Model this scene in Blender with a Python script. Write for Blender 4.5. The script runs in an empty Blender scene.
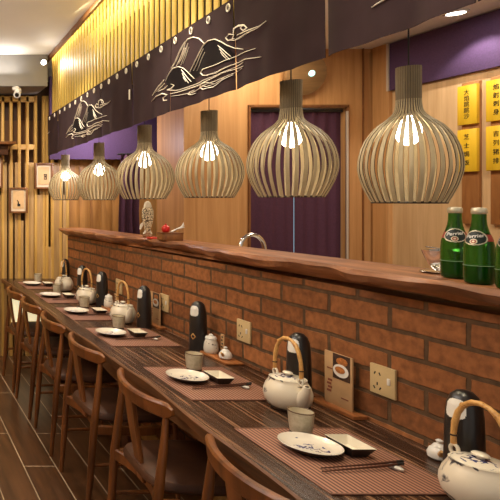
import bpy, bmesh, math, random
from mathutils import Vector, Matrix
random.seed(7)
PI = math.pi
SC = bpy.context.scene
COL = SC.collection
EYE, F, PX, PY = 1.5, 560.0, -104.0, 200.0     # eye height, focal length in px, principal point of the photo
def on_level(px, py, z):                        # where the line of sight through a photo pixel meets the level z
    Y = F*(EYE-z)/(py-PY); return ((px-PX)*Y/F, Y)
def XW(Y): return 1.625-0.033*(Y-1.5)           # the brick bar front runs very slightly askew
TAB = 0.75

# ------------------------------------------------------------------ materials
def new_mat(name):
    m = bpy.data.materials.new(name); m.use_nodes = True
    nt = m.node_tree; return m, nt, nt.nodes['Principled BSDF']
def setp(b, **k):
    for n, v in k.items():
        n = n.replace('_', ' ')
        if n in b.inputs: b.inputs[n].default_value = v
def C4(c): return (c[0], c[1], c[2], 1)
def srgb(r, g, b):
    f = lambda v: (v/255/12.92) if v/255 <= .04045 else ((v/255+.055)/1.055)**2.4
    return (f(r), f(g), f(b))
def plain(name, c, rough=.5, metal=0, noise=.12, nscale=30, bump=0, coat=0, spec=.5):
    m, nt, b = new_mat(name)
    tc = nt.nodes.new('ShaderNodeTexCoord'); n = nt.nodes.new('ShaderNodeTexNoise')
    n.inputs['Scale'].default_value = nscale; n.inputs['Detail'].default_value = 4
    nt.links.new(tc.outputs['Object'], n.inputs['Vector'])
    r = nt.nodes.new('ShaderNodeValToRGB')
    r.color_ramp.elements[0].position = .3; r.color_ramp.elements[1].position = .7
    r.color_ramp.elements[0].color = C4([v*(1-noise) for v in c]); r.color_ramp.elements[1].color = C4([min(1, v*(1+noise)) for v in c])
    nt.links.new(n.outputs['Fac'], r.inputs['Fac']); nt.links.new(r.outputs['Color'], b.inputs['Base Color'])
    setp(b, Roughness=rough, Metallic=metal, Coat_Weight=coat, Specular_IOR_Level=spec)
    if bump:
        bp = nt.nodes.new('ShaderNodeBump'); bp.inputs['Strength'].default_value = bump; bp.inputs['Distance'].default_value = .002
        nt.links.new(n.outputs['Fac'], bp.inputs['Height']); nt.links.new(bp.outputs['Normal'], b.inputs['Normal'])
    return m
def wood(name, dark, light, axis='Z', scale=14, stretch=14, rough=.45, bump=.25, mid=None, spec=.5, lo=.3, hi=.7, detail=6):
    m, nt, b = new_mat(name)
    tc = nt.nodes.new('ShaderNodeTexCoord'); mp = nt.nodes.new('ShaderNodeMapping')
    s = [scale]*3; s['XYZ'.index(axis)] = scale/stretch; mp.inputs['Scale'].default_value = s
    n = nt.nodes.new('ShaderNodeTexNoise'); n.inputs['Scale'].default_value = 1; n.inputs['Detail'].default_value = detail
    n.inputs['Roughness'].default_value = .65; n.inputs['Distortion'].default_value = .6
    r = nt.nodes.new('ShaderNodeValToRGB'); e = r.color_ramp.elements
    e[0].position = lo; e[1].position = hi; e[0].color = C4(dark); e[1].color = C4(light)
    if mid:
        q = e.new((lo+hi)/2); q.color = C4(mid)
    nt.links.new(tc.outputs['Object'], mp.inputs['Vector']); nt.links.new(mp.outputs['Vector'], n.inputs['Vector'])
    nt.links.new(n.outputs['Fac'], r.inputs['Fac']); nt.links.new(r.outputs['Color'], b.inputs['Base Color'])
    bp = nt.nodes.new('ShaderNodeBump'); bp.inputs['Strength'].default_value = bump; bp.inputs['Distance'].default_value = .002
    nt.links.new(n.outputs['Fac'], bp.inputs['Height']); nt.links.new(bp.outputs['Normal'], b.inputs['Normal'])
    setp(b, Roughness=rough, Specular_IOR_Level=spec)
    return m
def emit(name, c, s):
    m, nt, b = new_mat(name)
    setp(b, Base_Color=C4(c), Emission_Color=C4(c), Emission_Strength=s, Roughness=.4)
    return m
def brick_like(name, c1, c2, cm, w, h, mortar, axes, rough, bump, noise_amt=.5, nscale=25, offset=.5, spec=.5, stretch=None):
    m, nt, b = new_mat(name)
    tc = nt.nodes.new('ShaderNodeTexCoord'); sx = nt.nodes.new('ShaderNodeSeparateXYZ'); cx = nt.nodes.new('ShaderNodeCombineXYZ')
    nt.links.new(tc.outputs['Object'], sx.inputs[0])
    nt.links.new(sx.outputs[axes[0]], cx.inputs[0]); nt.links.new(sx.outputs[axes[1]], cx.inputs[1])
    wn = nt.nodes.new('ShaderNodeTexNoise'); wn.inputs['Scale'].default_value = 9
    nt.links.new(tc.outputs['Object'], wn.inputs['Vector'])
    wm = nt.nodes.new('ShaderNodeVectorMath'); wm.operation = 'SCALE'; wm.inputs['Scale'].default_value = .012 if bump > .5 else 0
    nt.links.new(wn.outputs['Color'], wm.inputs[0])
    wa = nt.nodes.new('ShaderNodeVectorMath'); wa.operation = 'ADD'
    nt.links.new(cx.outputs[0], wa.inputs[0]); nt.links.new(wm.outputs[0], wa.inputs[1])
    br = nt.nodes.new('ShaderNodeTexBrick'); br.offset = offset
    for k, v in (('Scale', 1), ('Brick Width', w), ('Row Height', h), ('Mortar Size', mortar), ('Mortar Smooth', .25), ('Bias', -.1)): br.inputs[k].default_value = v
    br.inputs['Color1'].default_value = C4(c1); br.inputs['Color2'].default_value = C4(c2); br.inputs['Mortar'].default_value = C4(cm)
    nt.links.new(wa.outputs[0], br.inputs['Vector'])
    n = nt.nodes.new('ShaderNodeTexNoise'); n.inputs['Scale'].default_value = nscale; n.inputs['Detail'].default_value = 7
    if stretch:
        mp = nt.nodes.new('ShaderNodeMapping'); mp.inputs['Scale'].default_value = stretch
        nt.links.new(tc.outputs['Object'], mp.inputs['Vector']); nt.links.new(mp.outputs['Vector'], n.inputs['Vector'])
    else: nt.links.new(tc.outputs['Object'], n.inputs['Vector'])
    r = nt.nodes.new('ShaderNodeMapRange'); r.inputs['From Min'].default_value = .3; r.inputs['From Max'].default_value = .7
    r.inputs['To Min'].default_value = 1-noise_amt; r.inputs['To Max'].default_value = 1+noise_amt*.6
    nt.links.new(n.outputs['Fac'], r.inputs['Value'])
    mx = nt.nodes.new('ShaderNodeVectorMath'); mx.operation = 'SCALE'
    nt.links.new(br.outputs['Color'], mx.inputs[0]); nt.links.new(r.outputs['Result'], mx.inputs['Scale'])
    nt.links.new(mx.outputs[0], b.inputs['Base Color'])
    hm = nt.nodes.new('ShaderNodeMath'); hm.operation = 'MULTIPLY_ADD'; hm.inputs[1].default_value = -1.0
    h2 = nt.nodes.new('ShaderNodeMath'); h2.operation = 'MULTIPLY'; h2.inputs[1].default_value = .22
    nt.links.new(n.outputs['Fac'], h2.inputs[0]); nt.links.new(br.outputs['Fac'], hm.inputs[0]); nt.links.new(h2.outputs[0], hm.inputs[2])
    bp = nt.nodes.new('ShaderNodeBump'); bp.inputs['Strength'].default_value = bump; bp.inputs['Distance'].default_value = .006
    nt.links.new(hm.outputs[0], bp.inputs['Height']); nt.links.new(bp.outputs['Normal'], b.inputs['Normal'])
    setp(b, Roughness=rough, Specular_IOR_Level=spec)
    return m
def blotch(name, base, ink, radius, scale, thr=.53, rough=.3, coat=.3, at=(0, 0)):
    """glazed clay with a brushed ink motif around the object's axis"""
    m, nt, b = new_mat(name)
    tc = nt.nodes.new('ShaderNodeTexCoord')
    n = nt.nodes.new('ShaderNodeTexNoise'); n.inputs['Scale'].default_value = scale; n.inputs['Detail'].default_value = 3; n.inputs['Distortion'].default_value = 1.5
    nt.links.new(tc.outputs['Object'], n.inputs['Vector'])
    sx = nt.nodes.new('ShaderNodeSeparateXYZ'); nt.links.new(tc.outputs['Object'], sx.inputs[0])
    cx = nt.nodes.new('ShaderNodeCombineXYZ'); nt.links.new(sx.outputs[0], cx.inputs[0]); nt.links.new(sx.outputs[1], cx.inputs[1])
    ln = nt.nodes.new('ShaderNodeVectorMath'); ln.operation = 'DISTANCE'; ln.inputs[1].default_value = (at[0], at[1], 0)
    nt.links.new(cx.outputs[0], ln.inputs[0])
    fr = nt.nodes.new('ShaderNodeMapRange'); fr.inputs['From Min'].default_value = 0; fr.inputs['From Max'].default_value = radius
    fr.inputs['To Min'].default_value = .14; fr.inputs['To Max'].default_value = -.12
    nt.links.new(ln.outputs['Value'], fr.inputs['Value'])
    ad = nt.nodes.new('ShaderNodeMath'); ad.operation = 'ADD'
    nt.links.new(n.outputs['Fac'], ad.inputs[0]); nt.links.new(fr.outputs['Result'], ad.inputs[1])
    r = nt.nodes.new('ShaderNodeValToRGB'); e = r.color_ramp.elements
    e[0].position = thr; e[1].position = thr+.05; e[0].color = C4(base); e[1].color = C4(ink)
    nt.links.new(ad.outputs[0], r.inputs['Fac']); nt.links.new(r.outputs['Color'], b.inputs['Base Color'])
    setp(b, Roughness=rough, Coat_Weight=coat)
    return m
def stripes(name, c1, c2, axis, freq, rough=.7, bump=.4):
    m, nt, b = new_mat(name)
    tc = nt.nodes.new('ShaderNodeTexCoord'); w = nt.nodes.new('ShaderNodeTexWave')
    w.bands_direction = axis; w.inputs['Scale'].default_value = freq; w.inputs['Distortion'].default_value = .4; w.inputs['Detail'].default_value = 2
    nt.links.new(tc.outputs['Object'], w.inputs['Vector'])
    r = nt.nodes.new('ShaderNodeValToRGB'); e = r.color_ramp.elements
    e[0].position = .25; e[1].position = .7; e[0].color = C4(c1); e[1].color = C4(c2)
    nt.links.new(w.outputs['Fac'], r.inputs['Fac']); nt.links.new(r.outputs['Color'], b.inputs['Base Color'])
    bp = nt.nodes.new('ShaderNodeBump'); bp.inputs['Strength'].default_value = bump; bp.inputs['Distance'].default_value = .001
    nt.links.new(w.outputs['Fac'], bp.inputs['Height']); nt.links.new(bp.outputs['Normal'], b.inputs['Normal'])
    setp(b, Roughness=rough); return m

M = {}
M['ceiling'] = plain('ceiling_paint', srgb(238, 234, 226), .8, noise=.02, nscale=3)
M['soffit'] = plain('soffit_shaded_white', srgb(136, 132, 127), .8, noise=.03, nscale=3)  # white soffit, its shade put into the colour as grey
M['floor'] = brick_like('plank_tile', srgb(92, 60, 36), srgb(72, 46, 26), srgb(180, 158, 130), 1.2, .18, .0035, (1, 0), .32, .12, .45, 1, .37, stretch=(26, 2.2, 1))
M['brick'] = brick_like('old_brick', srgb(160, 102, 60), srgb(116, 71, 41), srgb(96, 72, 50), .245, .0775, .008, (1, 2), .6, 1.0, .36, 40, .5, spec=.3)
M['ledge'] = wood('live_edge_wood', srgb(92, 55, 31), srgb(190, 130, 86), 'Y', 22, 10, .38, .5, srgb(136, 86, 52))
M['table'] = wood('weathered_table_wood', srgb(36, 22, 15), srgb(138, 102, 77), 'Y', 85, 60, .27, 1.0, srgb(60, 38, 26), lo=.4, hi=.64, detail=4)  # weathered grain; its light streaks also carry lamp glints painted into the colour
M['tabledge'] = wood('table_edge_wood', srgb(58, 34, 18), srgb(122, 78, 44), 'Y', 22, 10, .45, .4)
M['chair'] = wood('chair_walnut', srgb(68, 37, 16), srgb(136, 80, 38), 'Z', 16, 9, .3, .1)
M['leather'] = plain('brown_leather', srgb(72, 42, 24), .5, noise=.25, nscale=18, bump=.3)
M['warmwall'] = wood('orange_veneer', srgb(176, 124, 72), srgb(206, 156, 100), 'Z', 20, 18, .5, .08)
M['palewall'] = wood('pale_veneer', srgb(190, 150, 102), srgb(218, 182, 134), 'Z', 18, 16, .5, .08)
M['backboard'] = wood('honey_boards', srgb(150, 98, 44), srgb(204, 148, 78), 'Z', 16, 14, .5, .12)
M['slat'] = wood('gold_slat', srgb(186, 140, 66), srgb(222, 180, 100), 'Z', 16, 14, .45, .1)
M['slatlow'] = wood('tan_slat', srgb(150, 112, 62), srgb(196, 158, 102), 'Z', 16, 14, .5, .1)
M['backdark'] = wood('dark_backing', srgb(52, 28, 16), srgb(92, 54, 30), 'Z', 10, 10, .5, .1)
M['backtan'] = wood('brown_backing', srgb(84, 52, 24), srgb(124, 82, 40), 'Z', 10, 10, .5, .1)
M['screen'] = wood('yellow_screen_slat', srgb(214, 176, 78), srgb(236, 206, 112), 'Z', 14, 14, .5, .05)
M['screenback'] = plain('shaded_screen_backing', srgb(54, 40, 16), .8)  # colour darkened so the gaps between slats look shaded
M['purple'] = plain('purple_wallcloth', srgb(82, 56, 92), .8, noise=.15, nscale=120, bump=.2)
M['doorcloth'] = plain('plum_cloth', srgb(74, 36, 56), .85, noise=.15, nscale=90, bump=.2)
M['noren'] = plain('dark_noren_cloth', srgb(58, 43, 45), .9, noise=.14, nscale=8, spec=.15)
M['applique'] = plain('black_applique', srgb(24, 17, 18), .9, spec=.15)
M['thread'] = plain('cream_thread', srgb(246, 236, 220), .8, noise=.1, nscale=60)
M['lampwood'] = wood('lamp_lath', srgb(172, 155, 120), srgb(202, 185, 148), 'Z', 30, 8, .5, .05)
M['lampneck'] = wood('lamp_collar', srgb(120, 104, 78), srgb(150, 134, 102), 'Z', 30, 8, .55, .05)
M['lampedge'] = plain('scorched_edge', srgb(74, 56, 36), .6)
M['lampring'] = plain('lamp_ring_dark', srgb(50, 38, 26), .5)
M['bulb'] = emit('frosted_bulb', (1, .86, .66), 13)
M['black'] = plain('black_plastic', srgb(24, 22, 21), .4)
M['canister'] = plain('black_glaze', srgb(33, 28, 27), .32, noise=.1, coat=.2)
M['cream'] = blotch('kettle_glaze', srgb(222, 210, 190), srgb(60, 56, 62), .2, 17, .63, .28, .4, (-.08, .05))
M['lidglaze'] = blotch('lid_glaze', srgb(222, 212, 194), srgb(52, 58, 110), .045, 40, .52, .25, .4)
M['clayfoot'] = plain('dark_clay', srgb(58, 38, 26), .6)
M['bamboo'] = wood('bamboo_handle', srgb(168, 112, 54), srgb(226, 178, 106), 'Z', 60, 2, .4, .2)
M['plate'] = blotch('plate_glaze', srgb(222, 212, 198), srgb(58, 68, 122), .06, 42, .565, .2, .5)
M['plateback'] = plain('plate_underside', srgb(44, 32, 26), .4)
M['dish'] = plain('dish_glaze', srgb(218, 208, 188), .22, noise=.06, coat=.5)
M['cup'] = wood('cup_glaze', srgb(162, 151, 128), srgb(194, 184, 160), 'X', 60, 1, .3, .05)
M['cuprim'] = plain('cup_rim', srgb(92, 64, 44), .4)
M['cupin'] = plain('cup_inside', srgb(206, 194, 168), .3)
M['mat'] = stripes('reed_mat', srgb(82, 53, 42), srgb(164, 114, 92), 'X', 24, .65)
M['matedge'] = plain('mat_edge', srgb(112, 72, 54), .7)
M['stick'] = plain('chopstick_wood', srgb(74, 40, 28), .35)
M['grayrest'] = blotch('rest_glaze', srgb(196, 190, 182), srgb(38, 38, 52), .012, 90, .5, .25, .4)
M['outlet'] = plain('outlet_plastic', srgb(206, 180, 132), .35, noise=.03)
M['paper'] = plain('tan_card', srgb(186, 148, 104), .6, noise=.1, nscale=20)
M['photo'] = plain('card_photo', srgb(66, 44, 34), .5, noise=.5, nscale=60)
M['white'] = plain('white_glaze', srgb(226, 222, 214), .25, noise=.04)
M['food'] = plain('food_print', srgb(176, 108, 52), .5, noise=.4, nscale=120)
M['redbrown'] = plain('seal_print', srgb(134, 74, 52), .6)
M['tray'] = wood('tray_wood', srgb(120, 66, 34), srgb(186, 120, 66), 'Y', 30, 8, .4, .1)
M['chrome'] = plain('polished_steel', (.75, .74, .72), .12, 1, noise=.02)
M['cap'] = plain('bottle_cap', srgb(214, 206, 180), .35, .5, noise=.05)
M['labelgreen'] = plain('label_dark_green', srgb(20, 34, 26), .4)
M['labelred'] = plain('label_red', srgb(150, 52, 40), .4)
M['red'] = plain('red_lacquer', srgb(196, 36, 30), .3)
M['frame'] = wood('frame_wood', srgb(96, 58, 30), srgb(140, 90, 48), 'Z', 20, 6, .4, .1)
M['frame2'] = wood('disc_wood', srgb(112, 82, 48), srgb(140, 106, 66), 'X', 20, 8, .5, .1)
M['picture'] = plain('picture_paper', srgb(216, 178, 130), .6, noise=.06)
M['picmat'] = plain('picture_mount', srgb(228, 208, 180), .6, noise=.04)
M['ink'] = plain('ink_black', srgb(28, 24, 20), .6)
M['signyellow'] = wood('yellow_sign_board', srgb(214, 166, 22), srgb(236, 194, 52), 'Z', 16, 10, .4, .05)
M['signback'] = wood('sign_strip_brown', srgb(140, 88, 44), srgb(176, 120, 66), 'Z', 16, 10, .5, .05)
M['led'] = emit('led_strip', (1, .86, .45), 9)
M['downlight'] = emit('downlight_face', (1, .97, .92), 14)
M['glowpanel'] = emit('glow_panel', (1, .88, .52), .7)
M['teal'] = emit('teal_indicator', (.5, .95, .9), 1.5)
M['slit'] = emit('door_slit_glow', (.45, .68, .85), .55)
M['steeltrim'] = plain('pale_metal_trim', srgb(206, 194, 178), .35, .3, noise=.02)
mg, nt, b = new_mat('green_glass')
setp(b, Base_Color=C4((.05, .26, .03)), Roughness=.04, IOR=1.35, Transmission_Weight=.88, Specular_IOR_Level=.6)
M['glass'] = mg
M['liquid'] = plain('green_liquid', srgb(14, 86, 24), .2, noise=.2, nscale=20)
M['liquidline'] = plain('pale_liquid_ring', srgb(150, 190, 150), .2, noise=.05)

# ------------------------------------------------------------------ mesh helpers
class MB:
    def __init__(s): s.v = []; s.f = []; s.mi = []
    def add(s, vs, fs, mi=0):
        o = len(s.v); s.v += [tuple(v) for v in vs]
        for k, f in enumerate(fs):
            s.f.append(tuple(i+o for i in f)); s.mi.append(mi[k] if isinstance(mi, list) else mi)
        return s
    def box(s, c, d, rz=0, bev=0, mi=0, mat=None):
        bm = bmesh.new(); bmesh.ops.create_cube(bm, size=1)
        for v in bm.verts: v.co = Vector((v.co.x*d[0], v.co.y*d[1], v.co.z*d[2]))
        if bev: bmesh.ops.bevel(bm, geom=list(bm.edges), offset=bev, segments=2, affect='EDGES', profile=.5)
        mt = Matrix.Translation(c) @ (mat if mat else Matrix.Rotation(rz, 4, 'Z'))
        bm.verts.index_update()
        s.add([mt @ v.co for v in bm.verts], [[v.index for v in f.verts] for f in bm.faces], mi); bm.free(); return s
    def lathe(s, prof, c=(0, 0, 0), seg=32, mi=0, sx=1, sy=1, capb=True, capt=True, pm=None):
        n = len(prof); vs = []
        for (r, z) in prof:
            for k in range(seg):
                a = 2*PI*k/seg; vs.append((c[0]+r*math.cos(a)*sx, c[1]+r*math.sin(a)*sy, c[2]+z))
        fs = []; ms = []
        for i in range(n-1):
            for k in range(seg):
                k2 = (k+1) % seg; fs.append((i*seg+k, i*seg+k2, (i+1)*seg+k2, (i+1)*seg+k)); ms.append(pm[i] if pm else mi)
        if capb: fs.append(tuple(range(seg-1, -1, -1))); ms.append(pm[0] if pm else mi)
        if capt: fs.append(tuple(range((n-1)*seg, n*seg))); ms.append(pm[-1] if pm else mi)
        return s.add(vs, fs, ms)
    def tube(s, pts, rad, seg=10, mi=0, flat=1, closed=False):
        P = [Vector(p) for p in pts]; n = len(P)
        R = rad if isinstance(rad, (list, tuple)) else [rad]*n
        vs = []; fs = []
        up = None
        for i in range(n):
            if closed: t = (P[(i+1) % n]-P[i-1]).normalized()
            else: t = (P[min(i+1, n-1)]-P[max(i-1, 0)]).normalized()
            if up is None:
                up = Vector((0, 0, 1)) if abs(t.z) < .9 else Vector((1, 0, 0))
            a = t.cross(up).normalized(); bb = a.cross(t).normalized(); up = bb
            for k in range(seg):
                q = 2*PI*k/seg; vs.append(P[i]+a*math.cos(q)*R[i]+bb*math.sin(q)*R[i]*flat)
        for i in range(n if closed else n-1):
            j = (i+1) % n
            for k in range(seg):
                k2 = (k+1) % seg; fs.append((i*seg+k, i*seg+k2, j*seg+k2, j*seg+k))
        if not closed:
            fs.append(tuple(range(seg-1, -1, -1))); fs.append(tuple(range((n-1)*seg, n*seg)))
        return s.add(vs, fs, mi)
    def sweep(s, pts, nrm, w, t, mi=0, side=None):
        """plank with section w (along nrm) by t swept along pts; nrm, w, t may vary per point"""
        P = [Vector(p) for p in pts]; n = len(P); vs = []; fs = []; ms = []
        for i in range(n):
            tg = (P[min(i+1, n-1)]-P[max(i-1, 0)]).normalized()
            u = Vector(nrm[i] if isinstance(nrm, list) else nrm); u = (u-tg*u.dot(tg)).normalized(); a = tg.cross(u)
            ww = w[i] if isinstance(w, list) else w; tt = t[i] if isinstance(t, list) else t
            e = min(ww, tt)*.25
            for (x, y) in ((-1, -1), (1, -1), (1, 1), (-1, 1)):
                vs.append(P[i]+a*(x*tt/2)+u*(y*(ww/2-e))); vs.append(P[i]+a*(x*(tt/2-e))+u*(y*ww/2))
        order = [1, 3, 2, 4, 5, 7, 6, 0]                   # ring order of the chamfered section
        for i in range(n-1):
            for k in range(8):
                a, c = order[k], order[(k+1) % 8]
                fs.append((i*8+a, i*8+c, (i+1)*8+c, (i+1)*8+a)); ms.append(mi if side is None or k not in (0, 4) else side)
        fs.append(tuple(order[::-1])); fs.append(tuple((n-1)*8+k for k in order)); ms += [mi, mi]
        return s.add(vs, fs, ms)
    def build(s, name, mats, parent=None, loc=None, smooth=True, ang=40):
        me = bpy.data.meshes.new(name); me.from_pydata(s.v, [], s.f); me.validate()
        bm = bmesh.new(); bm.from_mesh(me); bmesh.ops.recalc_face_normals(bm, faces=bm.faces); bm.to_mesh(me); bm.free()
        for m in (mats if isinstance(mats, (list, tuple)) else [mats]): me.materials.append(m)
        if len(s.mi) == len(me.polygons): me.polygons.foreach_set('material_index', s.mi)
        if smooth:
            me.polygons.foreach_set('use_smooth', [True]*len(me.polygons)); me.set_sharp_from_angle(angle=math.radians(ang))
        o = bpy.data.objects.new(name, me); COL.objects.link(o)
        if parent: o.parent = parent
        if loc: o.location = loc
        return o
def tag(o, label, cat, group=None, kind=None):
    o['label'] = label; o['category'] = cat
    if group: o['group'] = group
    if kind: o['kind'] = kind
    return o
def thing(name, label, cat, loc=(0, 0, 0), rz=0, group=None):
    o = bpy.data.objects.new(name, None); o.empty_display_size = .05; COL.objects.link(o)
    o.location = loc; o.rotation_euler = (0, 0, rz); return tag(o, label, cat, group)
def struct(o): o['kind'] = 'structure'; return o
def dup(o, parent=None):
    c = o.copy(); COL.objects.link(c)
    if parent: c.parent = parent
    for ch in list(o.children): dup(ch, c)
    return c
def place(o, loc, label, rz=None, group=None):
    o.location = loc; o['label'] = label
    if rz is not None: o.rotation_euler = (0, 0, rz)
    if group: o['group'] = group
    return o
def text_mesh(s, size):
    cu = bpy.data.curves.new('lettering', 'FONT'); cu.body = s; cu.size = size; cu.align_x = 'CENTER'; cu.align_y = 'CENTER'
    cu.resolution_u = 3
    ob = bpy.data.objects.new('lettering', cu); COL.objects.link(ob)
    bpy.context.view_layer.update()
    me = bpy.data.meshes.new_from_object(ob.evaluated_get(bpy.context.evaluated_depsgraph_get()))
    vs = [v.co.copy() for v in me.vertices]; fs = [tuple(p.vertices) for p in me.polygons]
    bpy.data.objects.remove(ob); bpy.data.curves.remove(cu); bpy.data.meshes.remove(me)
    return vs, fs

# ------------------------------------------------------------------ the room
struct(MB().box((.95, 2.4, -.05), (5.7, 7.2, .1)).build('floor', M['floor'], smooth=False))
def ceil_z(Y): return 2.80+.0558*(5.09-Y)
v = [(-1.9, -1.2, ceil_z(-1.2)), (1.52, -1.2, ceil_z(-1.2)), (1.52, 5.6, ceil_z(5.6)), (-1.9, 5.6, ceil_z(5.6))]
v += [(a, b_, c+.1) for a, b_, c in v]
struct(MB().add(v, [(3, 2, 1, 0), (4, 5, 6, 7), (0, 1, 5, 4), (1, 2, 6, 5), (2, 3, 7, 6), (3, 0, 4, 7)]).build('ceiling', M['ceiling'], smooth=False))
struct(MB().box((2.64, 2.2, 2.71), (2.34, 6.8, .1)).build('ceiling', M['ceiling'], smooth=False))
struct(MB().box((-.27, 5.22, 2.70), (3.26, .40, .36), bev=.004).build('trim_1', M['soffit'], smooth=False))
struct(MB().box((-1.95, 2.2, 1.45), (.1, 6.8, 2.9)).build('wall_left', M['palewall'], smooth=False))
# end wall behind the slats
wb = MB(); wb.box((1.1, 5.55, 2.60), (6.0, .1, .64), mi=0); wb.box((1.1, 5.55, 1.14), (6.0, .1, 2.28), mi=1)
struct(wb.build('wall_back', [M['backdark'], M['backtan']], smooth=False))
# partition with the door opening behind the bar
wp = MB()
wp.box(((2.21+2.715)/2, 4.52, 1.33), (.505, .44, 2.66)); wp.box(((3.455+3.70)/2, 4.52, 1.33), (.245, .44, 2.66))
wp.box(((2.715+3.455)/2, 4.52, 2.435), (.74, .44, .45))
struct(wp.build('wall_partition', M['warmwall'], smooth=False))
struct(MB().box((3.575, 4.285, 1.33), (.006, .012, 2.66)).build('trim_2', M['frame'], smooth=False))
tr = MB()
for xx in (2.708, 3.462): tr.box((xx, 4.296, 1.11), (.016, .02, 2.22))
tr.box((3.085, 4.296, 2.222), (.77, .02, .016))
struct(tr.build('trim_3', M['frame'], smooth=False))
struct(MB().box((3.45, 4.282, 1.10), (.012, .012, 2.16)).build('trim_4', M['steeltrim'], smooth=False))
struct(MB().box((3.72, 2.2, 1.33), (.1, 6.8, 2.66)).build('wall_right', M['palewall'], smooth=False))
struct(MB().box((3.66, 4.21, 1.33), (.04, .14, 2.66), bev=.003).build('trim_5', M['warmwall'], smooth=False))
# the brick bar front (slightly askew), its wooden baseboard
def askew(x0, x1, y0, y1, z0, z1):
    vs = [(XW(y)+x, y, z) for z in (z0, z1) for (x, y) in ((x0, y0), (x1, y0), (x1, y1), (x0, y1))]
    return MB().add(vs, [(3, 2, 1, 0), (4, 5, 6, 7), (0, 1, 5, 4), (1, 2, 6, 5), (2, 3, 7, 6), (3, 0, 4, 7)])
struct(askew(0, .13, .8, 4.93, 0, 1.189).build('wall_bar', M['brick'], smooth=False))
struct(askew(-.014, 0, .8, 4.93, 0, .085).build('baseboard_bar', M['slatlow'], smooth=False))

# counter ledge with live edge
led = [(.8, 1.50), (1.3, 1.50), (1.45, 1.505), (1.75, 1.49), (2.0, 1.53), (2.2, 1.535), (2.35, 1.49), (2.55, 1.49), (2.75, 1.53), (3.0, 1.55), (3.2, 1.555), (3.45, 1.54), (3.65, 1.51), (3.85, 1.46), (4.0, 1.43), (4.12, 1.46), (4.3, 1.44), (4.6, 1.43), (4.8, 1.425), (4.98, 1.43), (5.0, 1.44)]
def lz(Y): return .006*(Y-1.5)
def led_x(Y):
    for (a, xa), (b_, xb) in zip(led, led[1:]):
        if a <= Y <= b_: return xa+(xb-xa)*(Y-a)/(b_-a)
    return led[-1][1]
bm_v = []; fs = []; NY = 120
for i in range(NY+1):
    Y = .8+4.15*i/NY; w = .006*math.sin(Y*13)+.004*math.sin(Y*29+1)
    xf = led_x(Y)+w; xb = XW(Y)+.155
    q = -lz(Y)
    bm_v += [(xf+.012, Y, 1.275+q), (xf, Y, 1.262+w*.4+q), (xf+.012, Y, 1.243+w+q), (xf+.05+w, Y, 1.225-w+q), (XW(Y)-.004, Y, 1.2105+q), (xb, Y, 1.2105+q), (xb, Y, 1.275+q)]
for i in range(NY):
    for k in range(7): fs.append((i*7+k, i*7+(k+1) % 7, (i+1)*7+(k+1) % 7, (i+1)*7+k))
fs += [tuple(range(7)), tuple(NY*7+k for k in range(6, -1, -1))]
tag(MB().add(bm_v, fs).build('counter_ledge', M['ledge']), 'live edge wooden ledge running along the top of the brick bar', 'ledge')

# working counter behind the bar
pc = thing('work_counter', 'plain work counter hidden behind the brick bar', 'counter', (2.1, 2.7, 0))
MB().box((0, 0, .925), (.56, 3.0, .05), bev=.005).build('worktop', M['steeltrim'], pc)
MB().box((.02, 0, .45), (.48, 2.9, .9)).build('body', M['warmwall'], pc)

# ------------------------------------------------------------------ end wall of slats
sw = thing('slat_screen', 'gold wooden slats with a cross rail covering the end wall', 'wall slats', (0, 5.4, 0))
U = lambda px: (px-PX)*5.4/F
posts = MB()
k = -12
for px in [2.5-8.3*i for i in range(20, 0, -1)]+[2.5, 10.7, 19, 27, 35.3, 43.5, 46.5, 52, 60, 67]:
    posts.box((U(px), 0, 1.25), (.026, .05, 2.5), bev=.002)
posts.build('slats', M['slat'], sw)
MB().box((-.27, .005, 2.01), (3.2, .05, .05), bev=.002).build('cross_rail', M['slat'], sw)
MB().box((-.27, .005, 2.47), (3.2, .06, .05), bev=.002).build('top_rail', M['slat'], sw)
low = MB(); rr = random.Random(3); tops = [1.86, 1.3, 1.05, 1.86, 1.55]
px = -165
while px < 66:
    h = tops[rr.randrange(5)]
    low.box((U(px), -.005, h/2), (.042, .035, h), bev=.002); px += 4.15+(2 if rr.random() < .3 else 0)
low.build('short_slats', M['slatlow'], sw)
# boards behind the bar end and the purple header band
bb = thing('board_panel', 'honey coloured boards behind the far end of the bar', 'wall panel', (0, 5.44, 0))
g = MB()
for i in range(9):
    g.box((1.72+i*.106, 0, .95), (.104, .04, 1.9), bev=.003)
g.build('boards', M['backboard'], bb)
tag(MB().box((2.02, 5.26, 2.27), (1.16, .04, .78), bev=.004).build('purple_band', M['purple']), 'purple cloth header panel on the end wall above the far lamps', 'wall panel')
# small frames
def frame(x0, y0, x1, y1, label, mark):
    Y = 5.33; w = (x1-x0)*Y/F; h = (y1-y0)*Y/F
    t = thing('picture_frame', label, 'picture', ((x0+x1)/2*Y/F-PX*Y/F, Y, EYE+(PY-(y0+y1)/2)*Y/F), 0, 'small framed pictures on the slats')
    fr = MB(); b_ = .018
    for sx in (-1, 1): fr.box((sx*(w/2-b_/2), 0, 0), (b_, .03, h), bev=.002)
    for sz in (-1, 1): fr.box((0, 0, sz*(h/2-b_/2)), (w-2*b_, .03, b_), bev=.002)
    fr.build('frame', M['frame'], t)
    MB().box((0, .006, 0), (w-b_*1.6, .01, h-b_*1.6)).build('mount', M['picmat'], t)
    p = MB().box((0, -.001, .004), (w-b_*4.0, .006, h-b_*4.2)).build('print', M['picture'], t)
    d = MB()
    for (a, c, e, f_) in mark: d.box((a*w, -.005, c*h), (e*w, .003, f_*h))
    d.build('ink_mark', M['ink'], p)
frame(34.5, 163, 53, 189, 'right of the small framed pictures, with a dark square mark', [(.08, .06, .16, .03), (.08, -.12, .16, .03), (.015, -.03, .03, .2), (.145, -.03, .03, .2), (.08, -.02, .06, .08)])
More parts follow.
